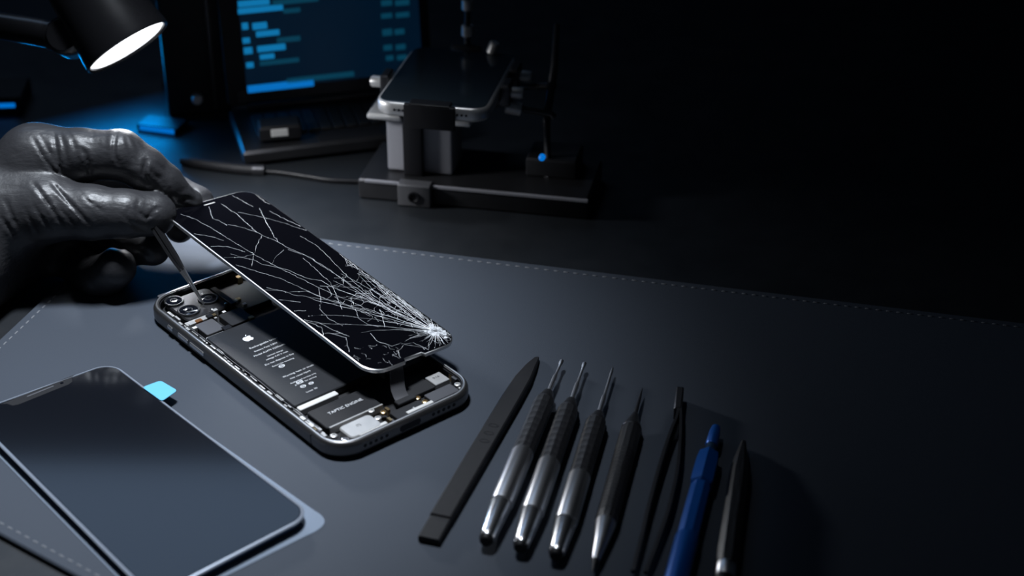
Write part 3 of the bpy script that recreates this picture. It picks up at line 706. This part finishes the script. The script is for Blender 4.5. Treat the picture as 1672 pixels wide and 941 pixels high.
def surface_nets(S):
    s = S < 0; nx, ny, nz = S.shape
    cnt = np.zeros((nx - 1, ny - 1, nz - 1), np.int8); off = [(i, j, k) for i in (0, 1) for j in (0, 1) for k in (0, 1)]
    for i, j, k in off: cnt += s[i:nx - 1 + i, j:ny - 1 + j, k:nz - 1 + k]
    cell = (cnt > 0) & (cnt < 8); idx = -np.ones(cell.shape, np.int64); C = np.argwhere(cell); idx[cell] = np.arange(len(C))
    acc = np.zeros((len(C), 3)); num = np.zeros(len(C))
    for a in off:
        for ax in range(3):
            if a[ax]: continue
            b = list(a); b[ax] = 1
            va = S[C[:, 0] + a[0], C[:, 1] + a[1], C[:, 2] + a[2]]; vb = S[C[:, 0] + b[0], C[:, 1] + b[1], C[:, 2] + b[2]]
            m = (va < 0) != (vb < 0); t = np.where(m, va / np.where(m, va - vb, 1), 0)
            pt = np.tile(np.array(a, float), (len(C), 1)); pt[:, ax] = t; acc[m] += pt[m]; num[m] += 1
    V = C + acc / num[:, None]; faces = []
    for ax in range(3):
        A = np.moveaxis(s, ax, 0); X = A[:-1] != A[1:]; ins = A[:-1]
        e = np.argwhere(X); si = ins[X]
        o1, o2 = [i for i in range(3) if i != ax]
        full = np.zeros((len(e), 3), int); full[:, ax] = e[:, 0]; full[:, o1] = e[:, 1]; full[:, o2] = e[:, 2]
        ok = (full[:, o1] > 0) & (full[:, o2] > 0) & (full[:, o1] < S.shape[o1] - 1) & (full[:, o2] < S.shape[o2] - 1)
        full, si = full[ok], si[ok]; q = []
        for d1, d2 in ((0, 0), (1, 0), (1, 1), (0, 1)):
            f_ = full.copy(); f_[:, o1] -= d1; f_[:, o2] -= d2; q.append(idx[f_[:, 0], f_[:, 1], f_[:, 2]])
        q = np.stack(q, 1); flip = si if ax != 1 else ~si; q[~flip] = q[~flip][:, ::-1]; faces.append(q)
    return V, np.concatenate(faces)
V, Fc = surface_nets(SD)
# light smoothing
E_ = np.concatenate([Fc[:, [i, (i + 1) % 4]] for i in range(4)])
for it in range(2):
    s_ = np.zeros_like(V); c_ = np.zeros(len(V))
    np.add.at(s_, E_[:, 0], V[E_[:, 1]]); np.add.at(c_, E_[:, 0], 1); np.add.at(s_, E_[:, 1], V[E_[:, 0]]); np.add.at(c_, E_[:, 1], 1)
    V = V * .6 + .4 * s_ / np.maximum(c_, 1)[:, None]
V = V * VS + lo_
CM = np.array([CR, CU, CF]); Vw = V @ CM + np.array(CP)
Vw[:, 2] = np.maximum(Vw[:, 2], .0006)
org = atd(60, 340, .76)
me = bpy.data.meshes.new('person'); me.from_pydata((Vw - np.array(org)).tolist(), [], Fc.tolist()); me.materials.append(M_glove)
me.polygons.foreach_set('use_smooth', [True] * len(me.polygons))
hand = link(bpy.data.objects.new('person', me)); hand.location = org
bmh = bmesh.new(); bmh.from_mesh(me); bmesh.ops.recalc_face_normals(bmh, faces=bmh.faces[:]); bmh.to_mesh(me); bmh.free()
tag(hand, "person's hand in a black nitrile glove pinching the cracked display and holding fine tweezers", 'person')

# fine tweezers held in the curled fingers, tip on the camera module
tip = at(333, 497, .0072); mid_ = at(297, 437, .0072)
tipd = (tip - CP).dot(CF)
P1 = atd(297, 437, tipd - .004); P0 = atd(264, 388, tipd + .004)
M = frame3(tip - P0, Vector((0, -1, .3)), P0)
ft = thing('fine_tweezers', 'fine pointed tweezers held in the gloved hand with steel tips over the camera module', 'tweezers', M)
ln = (tip - P0).length; x1 = (M.inverted() @ P1).x
for s in (-1, 1):
    Lp = []
    for t, y, w, h in ((-.022, .0007, .0006, .0024), (0, .0009, .0006, .0024), (x1 * .55, .0009, .0006, .0022), (x1, .0007, .0005, .0010)):
        Lp.append([Vector((t, s * y + a, b)) for a, b in ((w, h), (-w, h), (-w, -h), (w, -h))])
    bm = B(); loft(bm, Lp); obj('arm', bm, M_gun, ft, 30)
    Lp = []
    for t, y, w, h in ((x1 - .001, .0007, .0006, .0010), (x1 + .5 * (ln - x1), .00045, .0003, .0006), (ln, .00022, .00018, .0002)):
        Lp.append([Vector((t, s * y + a, b)) for a, b in ((w, h), (-w, h), (-w, -h), (w, -h))])
    bm = B(); loft(bm, Lp); obj('steel_tip', bm, M_rim, ft, 30)

# ================================================================== DESK LAMP
LC = atd(209, 77, .79)
ax_ = (CR * .53 - CU * .80 + CF * .05).normalized()
LM = frame3(ax_, Vector((0, -.3, 1)), LC)
lamp = thing('desk_lamp', 'black round-headed desk lamp shining white light down on the gloved hand', 'lamp', LM)
R_ = .0221
bm = B(); lathe(bm, [(-.052, R_ * .35), (-.050, R_ * .62), (-.045, R_ * .80), (-.036, R_ * .86), (-.012, R_ * .95), (-.002, R_), (0, R_), (.0004, R_ * .97), (-.0004, R_ * .92), (-.0030, R_ * .90)], 48); obj('lamp_head', bm, M_lampb, lamp, 40)
bm = B(); lathe(bm, [(-.0030, R_ * .905), (-.0012, R_ * .90), (-.0006, R_ * .86), (-.0004, R_ * .4), (-.0004, .0001)], 48); obj('light_disc', bm, M_led, lamp, 40)
LI = LM.inverted()
J = LI @ atd(112, 62, .796)
bm = B(); lathe(bm, [(-.011, .0074), (-.009, .0090), (.009, .0090), (.011, .0074)], 24, Matrix.Translation(J) @ LI.to_3x3().to_4x4() @ frame3(CF)); obj('joint', bm, M_lampb, lamp, 40)
bm = B(); tube(bm, [LI @ p for p in (atd(118, 64, .796), atd(60, 52, .80), atd(0, 42, .81), atd(-260, 0, .86))], .0066, 20); arm = obj('arm', bm, M_lampb, lamp, 60)
bm = B(); tube(bm, [LI @ atd(97, 60, .7975), LI @ atd(84, 57.6, .7985)], .0073, 20); obj('arm_collar', bm, M_gun, arm, 40)
be = atd(-260, 0, .86); bm = B(); tube(bm, [LI @ be, LI @ Vector((be.x, be.y, DZ + .012))], .0066, 20); obj('post', bm, M_lampb, lamp, 40)
bm = B(); lathe(bm, [(DZ, .052), (DZ + .008, .052), (DZ + .012, .046), (DZ + .013, .006)], 48, LI @ Matrix.Translation((be.x, be.y, 0)) @ Matrix.Rotation(-PI / 2, 4, 'Y')); obj('base', bm, M_lampb, lamp, 40)

# ================================================================== BACKGROUND: laptop
hl, hr = at(386, 176, DZ + .012), at(700, 141, DZ + .012)
LX = (hr - hl).normalized(); LN = LX.cross(Vector((0, 0, 1))); wl = (hr - hl).length   # LN points to the viewer
LAP = frame3(LX, loc=Vector((hl.x, hl.y, DZ)))
lap = thing('laptop', 'dark laptop showing blue lines of code behind the lifted display', 'laptop', LAP); LPI = LAP.inverted()
bm = B(); bx(bm, None, -.004, wl + .003, -.052, .006, .0015, .009, .0015); obj('base', bm, M_gun, lap, 40)
bm = B(); tube(bm, [Vector((.006, .002, .0105)), Vector((wl - .006, .002, .0105))], .0026, 12); obj('hinge', bm, M_gun, lap, 40)
bm = B()
kw = (wl - .012) / 14
for rI in range(5):
    for c in range(14): bx(bm, None, .006 + c * kw + .0004, .006 + (c + 1) * kw - .0004, -.010 - rI * .0052 - .0044, -.008 - rI * .0052, .009, .0102, .0004)
obj('keyboard', bm, M_key, lap, 40)
bm = B(); slab(bm, wl * .34, wl * .66, -.050, -.038, .0088, .0092, .001); obj('touchpad', bm, M_soft, lap)
for sx in (.006, wl - .006):
    for y in (-.046, 0): bm = B(); lathe(bm, [(0, .003), (.002, .003)], 12, Matrix.Translation((sx, y, 0)) @ Matrix.Rotation(-PI / 2, 4, 'Y')); obj('rubber_foot', bm, M_black, lap)
tilt = math.radians(9)
LIDM = Matrix.Translation((0, .003, .0115)) @ Matrix.Rotation(-tilt, 4, 'X')     # lid: local x right, z up, y back
lidh = .096
bm = B(); slab(bm, -.004, wl + .003, 0, lidh, -.003, .0004, .003, .0006, M=LIDM @ Matrix.Rotation(PI / 2, 4, 'X')); lid = obj('lid', bm, M_black, lap, 40)
LW = LAP @ LIDM; P0 = LW @ Vector((0, -.0006, 0)); N0 = LW.to_3x3() @ Vector((0, -1, 0)); LWI = LW.inverted()
def lidp(px, py): p = LWI @ on(px, py, P0, N0); return p.x, p.z
sx0, sz0 = lidp(404, 153); sx1, _ = lidp(690, 112)
def panel(name, x0, x1, z0, z1, y, m, parent):
    bm = B(); slab(bm, x0, x1, z0, z1, 0, .0003, .0003, .00005, M=LIDM @ Matrix.Translation((0, y, 0)) @ Matrix.Rotation(PI / 2, 4, 'X')); return obj(name, bm, m, parent)
bm = B(); slab(bm, .0015, wl - .002, .0015, .0085, 0, .0006, .0008, .0002, M=LIDM @ Matrix.Translation((0, -.0004, 0)) @ Matrix.Rotation(PI / 2, 4, 'X')); obj('lower_bezel', bm, M_gun, lid)
scn_p = panel('screen', sx0, sx1, sz0, lidh - .004, -.0005, M_scrbg, lid)
def code(rects, m, name='code_line'):
    for a, b, h in rects:
        (xa, za), (xb, zb) = lidp(*a), lidp(*b); z = (za + zb) / 2; hh = h * .00031 / 2
        panel(name, xa, xb, max(z - hh, sz0), z + hh, -.0009, m, scn_p)
code([((388, 5), (440, 4), 11), ((388, 16), (462, 14), 10), ((395, 43), (405, 42), 12), ((412, 43), (436, 41), 12), ((418, 56), (456, 52), 10), ((420, 80), (466, 76), 11), ((398, 83), (412, 82), 12), ((424, 93), (448, 91), 9), ((396, 66), (408, 66), 10), ((402, 106), (414, 106), 10)], M_code)
code([((462, 18), (490, 16), 8), ((445, 3), (520, -1), 9), ((452, 66), (490, 62), 9), ((424, 103), (488, 98), 8), ((622, 5), (640, 4), 10), ((645, 5), (668, 3), 10), ((622, 26), (640, 25), 9), ((646, 25), (668, 23), 9), ((624, 53), (640, 52), 12), ((644, 52), (660, 51), 10), ((626, 78), (640, 77), 10), ((646, 77), (662, 76), 10), ((630, 95), (642, 94), 9), ((648, 94), (664, 93), 9), ((680, 6), (684, 90), 8)][:-1], M_coded)
code([((404, 145), (512, 135), 13)], M_bar, 'status_bar'); code([((468, 131), (578, 121), 9)], M_coded, 'status_bar')

# dark loudspeaker box left of the laptop
p = at(332, 190, DZ); SPM = frame3(at(392, 184, DZ) - at(276, 194, DZ), loc=at(276, 196, DZ))
wbox = (at(380, 190, DZ) - at(276, 194, DZ)).length
spb = thing('speaker_box', 'tall dark speaker box standing left of the laptop', 'speaker', SPM)
bm = B(); bx(bm, None, 0, wbox, 0, .05, .001, .12, .002); obj('cabinet', bm, M_soft, spb, 40)
bm = B(); bx(bm, None, wbox * .72, wbox * .78, -.001, .002, .004, .118, .0004); obj('trim_strip', bm, M_gun, spb)
bm = B(); lathe(bm, [(0, .0032), (.003, .0032), (.004, .0026)], 20, Matrix.Translation((wbox * .47, 0, .012)) @ Matrix.Rotation(-PI / 2, 4, 'Z')); obj('knob', bm, M_silver, spb, 40)
bm = B(); bx(bm, None, -.002, wbox + .002, -.002, .052, 0, .002, .0006); obj('foot_plate', bm, M_black, spb)

# blue lit tray edge painted as emission, LED bar at the far left
p0, p1 = at(228, 206, 0), at(284, 213, 0); TM = frame3(p1 - p0, loc=Vector((p0.x, p0.y, DZ)))
lt = thing('blue_lit_bar', 'small tray with blue light painted on its front edge beside the tall dark speaker box', 'light'
           , TM); w_ = (p1 - p0).length
bm = B(); bx(bm, None, -.002, w_ + .002, .0, .014, 0, .0034, .0006); obj('housing', bm, M_gun, lt)
bm = B(); bx(bm, None, 0, w_, -.0006, .0004, .0004, .0030, .0003); obj('blue_front', bm, M_bemit, lt, label='front edge with painted blue light')
p0, p1 = at(-60, 183, .0), at(26, 180, .0); TM = frame3(p1 - p0, loc=Vector((p0.x, p0.y, DZ)))
lt = thing('blue_lit_bar', 'dark power block with a blue glowing strip at the far left edge', 'light', TM); w_ = (p1 - p0).length
bm = B(); bx(bm, None, -.004, w_ + .004, .0, .03, 0, .010, .001); obj('housing', bm, M_soft, lt)
bm = B(); bx(bm, None, 0, w_, -.0006, .0004, .0044, .0070, .0003); obj('blue_front', bm, M_bemit, lt, label='glowing blue strip')

# small dark meter with a bright label in front of the laptop
p0, p1 = at(424, 234, DZ + .0103), at(494, 228, DZ + .0103); TM = frame3(p1 - p0, loc=Vector((p0.x, p0.y, DZ + .0103))); w_ = (p1 - p0).length
ub = thing('card_reader', 'small black box with a bright plate resting on the front of the laptop', 'device', TM)
bm = B(); bx(bm, None, 0, w_, 0, .014, 0, .0085, .0014); obj('case', bm, M_soft, ub, 40)
bm = B(); bx(bm, None, w_ * .28, w_ * .68, -.0004, .0005, .0030, .0072, .0003); obj('plate', bm, M_white, ub)
# cable with a thick sleeve
P = [at(*q, DZ + .0022) for q in ((296, 262), (340, 270), (400, 277), (450, 279), (500, 286), (540, 292), (585, 294))]
cb = thing('cable', 'black cable with a thick sleeve running across the desk to the holder base', 'cable', Matrix.Translation((P[0].x, P[0].y, DZ))); CI = cb.matrix_world.inverted()
SPth = smoothpath([CI @ p for p in P], 8)
bm = B(); tube(bm, [p - Vector((0, 0, .0008)) for p in SPth], .0013, 10); obj('wire', bm, M_black, cb, 60)
bm = B(); n = len(SPth); tube(bm, SPth[:int(n * .42)], [.0017 + .0012 * min(1, i / 4) for i in range(int(n * .42))], 12); obj('sleeve', bm, M_soft, cb, 60)
bm = B(); k = int(n * .42); tube(bm, SPth[k - 2:k + 2], .0031, 12); obj('end_ring', bm, M_gun, cb, 60)

# ================================================================== HOLDER with phone
f0, f1 = at(584, 292, .0085), at(960, 327, .0085)
HM = frame3(f1 - f0, loc=Vector((f0.x, f0.y, DZ))); HI = HM.inverted(); hw = (f1 - f0).length; HZ = .0085 - DZ
hold = thing('phone_holder', 'dark metal repair stand with a grey pillar clamping a silver phone', 'stand', HM)
def hx(px, py, z): return (HI @ at(px, py, z))
bm = B(); bx(bm, None, 0, hw, 0, .046, 0.0, HZ, .0010); obj('base_plate', bm, M_gun, hold, 40)
bm = B(); bx(bm, None, .004, hw, -.0006, .0008, HZ - .0014, HZ + .0002, .0002); obj('front_edge', bm, M_grey, hold)  # lighter grey strip painted in for the highlight along the base edge
c = hx(679, 300, .0085).x
bm = B(); bx(bm, None, c - .0085, c + .0085, -.004, .003, .0002, HZ + .0010, .0006); fb = obj('front_bracket', bm, M_chip, hold, 40)
bm = B(); lathe(bm, [(0, .0030), (.0008, .0030), (.0008, .0021), (.0002, .0018)], 20, Matrix.Translation((c, -.004, HZ * .52)) @ Matrix.Rotation(-PI / 2, 4, 'Z')); obj('screw', bm, M_black, fb, 40)
y_p = hx(685, 283, .0085).y
xa, xb = hx(632, 280, .0085).x, hx(741, 284, .0085).x
PT = .0300 + HZ
bm = B(); bx(bm, None, xa, xb, y_p, y_p + .022, HZ, PT, .0012); obj('pillar', bm, M_grey, hold, 40)
sa, sb_ = hx(657, 290, .0085).x, hx(690, 290, .0085).x
bm = B(); bx(bm, None, sa, sb_, y_p - .004, y_p - .0002, HZ, PT + .006, .0006); bx(bm, None, sa - .001, sb_ + .0075, y_p - .0045, y_p + .001, PT + .002, PT + .0075, .0006); obj('clamp_strap', bm, M_black, hold, 40)
# tray plates under the phone
for a, b in (((602, 190), (662, 190)), ((724, 199), (778, 206))):
    xa_, xb_ = (HI @ atd(*a, .835)).x, (HI @ atd(*b, .835)).x
    bm = B(); bx(bm, None, xa_, xb_, y_p - .006, y_p + .018, PT, PT + .0034, .0012); obj('tray_plate', bm, M_silver, hold, 40)
bm = B(); bx(bm, None, xa - .009, xb + .012, y_p + .002, y_p + .060, PT, PT + .003, .001); obj('tray', bm, M_gun, hold, 40)
# silver phone held on it
def rotm(a): return Matrix.Rotation(a.length, 3, a.normalized())
hq = [Vector(v) for v in ((-.0492, .8150, .0530), (.0034, .8050, .0525), (-.0131, .7300, .0563), (-.0680, .7398, .0568))]
hc = sum(hq, Vector()) / 4; hxv = ((hq[1] + hq[2]) / 2 - (hq[0] + hq[3]) / 2); hyv = ((hq[0] + hq[1]) / 2 - (hq[2] + hq[3]) / 2)
lz = hxv.cross(hyv).normalized(); hxv.normalize(); hyv = lz.cross(hxv)
HPM = Matrix((hxv, hyv, lz)).transposed().to_4x4(); HPM.translation = hc + Vector((0, 0, -.0050))
hp_o = thing('smartphone', 'silver smartphone with a dark blank screen clamped on the repair stand', 'phone', HPM)
hpw, hpl = .0555, .082
bm = B(); loft(bm, [rrect(hpw - 2 * o, hpl - 2 * o, .009 - o, 8, z) for o, z in ((.0012, 0), (.0003, .001), (0, .0022), (0, .0050), (.0003, .0062), (.0011, .0070), (.0016, .0070))]); obj('case', bm, M_silver, hp_o, 50)
bm = B(); loft(bm, [rrect(hpw - 2 * o, hpl - 2 * o, .0078 - o, 8, z) for o, z in ((.0016, .0068), (.0016, .0072), (.0020, .0073))]); obj('screen', bm, M_screen2, hp_o, 40)
for s in (-1, 1):
    for k in range(4): bm = B(); lathe(bm, [(0, .0006), (.0006, .0006)], 8, Matrix.Translation((s * (.011 + k * .0022), -hpl / 2 + .0002, .0036)) @ Matrix.Rotation(-PI / 2, 4, 'Z')); obj('grille_hole', bm, M_black, hp_o)
HRI = HM.inverted() @ HPM      # phone frame inside holder frame
# hook of the strap over the front edge
bm = B(); bx(bm, HRI, -.0125, .0125, -hpl / 2 - .0030, -hpl / 2 - .0004, -.004, .0080, .0005); bx(bm, HRI, -.010, .010, -hpl / 2 - .0030, -hpl / 2 + .0040, .0074, .0086, .0004); obj('front_hook', bm, M_black, hold, 40)
for s, yk in ((-1, -.004), (1, -.004), (1, .020)):
    bm = B(); bx(bm, HRI, s * (hpw / 2 + .0004), s * (hpw / 2 + .0050), yk - .006, yk + .006, -.003, .0085, .0008); cl = obj('side_clamp', bm, M_gun, hold, 40)
    bm = B(); lathe(bm, [(0, .0030), (.005, .0030), (.006, .0024)], 16, HRI @ Matrix.Translation((s * (hpw / 2 + .005), yk, .003)) @ Matrix.Rotation(0 if s > 0 else PI, 4, 'Z')); obj('knob', bm, M_silver, cl, 40)
bm = B(); bx(bm, HRI, -.008, .008, hpl / 2 + .0004, hpl / 2 + .004, -.010, .009, .0008); bkc = obj('rear_clamp', bm, M_gun, hold, 40)
bm = B(); tube(bm, [HRI @ Vector((.0, hpl / 2 + .004, .004)), HRI @ Vector((.0, hpl / 2 + .005, .055))], .0018, 12); rd = obj('rear_rod', bm, M_gun, hold, 60)
for z in (.016, .030): 
    bm = B(); lathe(bm, [(-.003, .0026), (-.0024, .0032), (.0024, .0032), (.003, .0026)], 16, HRI @ Matrix.Translation((0, hpl / 2 + .0045, z)) @ Matrix.Rotation(-PI / 2, 4, 'Y')); obj('rod_knob', bm, M_silver, rd, 40)
bm = B(); lathe(bm, [(0, .0028), (.005, .0028), (.006, .0022)], 16, HRI @ Matrix.Translation((.014, hpl / 2 - .002, .0075)) @ Matrix.Rotation(-PI / 2.6, 4, 'Y')); obj('knob', bm, M_silver, bkc, 40)
# side arm to the right with joints, and the thin post
yb = y_p + .03
A0 = Vector((xb + .006, y_p + .012, PT + .001)); A1 = HI @ atd(852, 178, .83); A2 = HI @ atd(900, 186, .83)
bm = B(); tube(bm, [A0, HI @ atd(820, 165, .828), A1], .0022, 12); sa_ = obj('side_arm', bm, M_gun, hold, 60)
bm = B(); tube(bm, [HI @ atd(826, 174, .829), HI @ atd(850, 179, .83)], .0034, 14); obj('arm_joint', bm, M_silver, sa_, 40)
bm = B(); tube(bm, [A1, A2, HI @ atd(905, 192, .83)], .0017, 12); obj('arm_rod', bm, M_gun, sa_, 60)
pb = HI @ at(886, 305, .0085)
bm = B(); tube(bm, [Vector((pb.x, pb.y + .012, HZ)), HI @ atd(893, 190, .832), HI @ atd(905, 110, .835), HI @ atd(909, 40, .84)], [.0022, .0020, .0020, .0016], 12); post = obj('post', bm, M_gun, hold, 60)
q = HI @ atd(885, 257, .800); bm = B(); lathe(bm, [(-.002, .0006), (-.001, .0016), (.001, .0016), (.002, .0006)], 12, Matrix.Translation(q) @ Matrix.Rotation(PI / 2, 4, 'Z')); obj('indicator_light', bm, M_bemit, post)
q1, q2 = HI @ atd(838, 142, .86), HI @ atd(905, 140, .838)
bm = B(); tube(bm, [q1, q2], .0018, 10); obj('cross_bar', bm, M_gun, post, 60)
bm = B(); bx(bm, None, hw * .70, hw * .92, .020, .042, HZ, HZ + .010, .001); obj('rear_block', bm, M_gun, hold, 40)

# ================================================================== LIGHT
def light(name, kind, loc, energy, col, **k):
    l = bpy.data.lights.new(name, kind); l.energy = energy; l.color = col
    for a, b in k.items():
        if a != 'aim': setattr(l, a, b)
    o = link(bpy.data.objects.new(name, l)); o.location = loc
    if 'aim' in k: o.rotation_euler = (Vector(k['aim']) - Vector(loc)).to_track_quat('-Z', 'Y').to_euler()
    return o
lp = LC + ax_ * .003
light('lamp_light', 'SPOT', lp, 1.75, (.93, .96, 1.), aim=lp + ax_ , spot_size=math.radians(142), spot_blend=1., shadow_soft_size=.016)
light('added_overhead_spot', 'SPOT', (-.16, .70, .76), 42., (.84, .91, 1.), aim=(-.165, .565, 0), spot_size=math.radians(35), spot_blend=1., shadow_soft_size=.06)  # unseen spot added to brighten the left and let the right fade
light('added_reflection_area', 'AREA', (-.50, 1.45, .86), .8, (.45, .66, 1.), aim=(-.50, .9, .67), shape='RECTANGLE', size=.8, size_y=.3)  # unseen area light added to give the new screen a bluish reflection
light('blue_glow', 'AREA', (-.235, .865, .026), .065, (.0, .34, 1.), aim=(-.17, .765, 0), shape='RECTANGLE', size=.08, size_y=.02)
light('blue_wall_glow', 'AREA', (-.5, 1.2, .05), .5, (.0, .35, 1.), aim=(-.3, 1.55, -.15), shape='RECTANGLE', size=.2, size_y=.1)
wd = bpy.data.worlds.new('world'); scn.world = wd; wd.use_nodes = True
bg = wd.node_tree.nodes['Background']; bg.inputs[0].default_value = (.30, .42, .60, 1); bg.inputs[1].default_value = .012
vs = scn.view_settings; vs.view_transform = 'Standard'; vs.look = 'None'; vs.exposure = 0; vs.gamma = 1; vs.use_curve_mapping = False
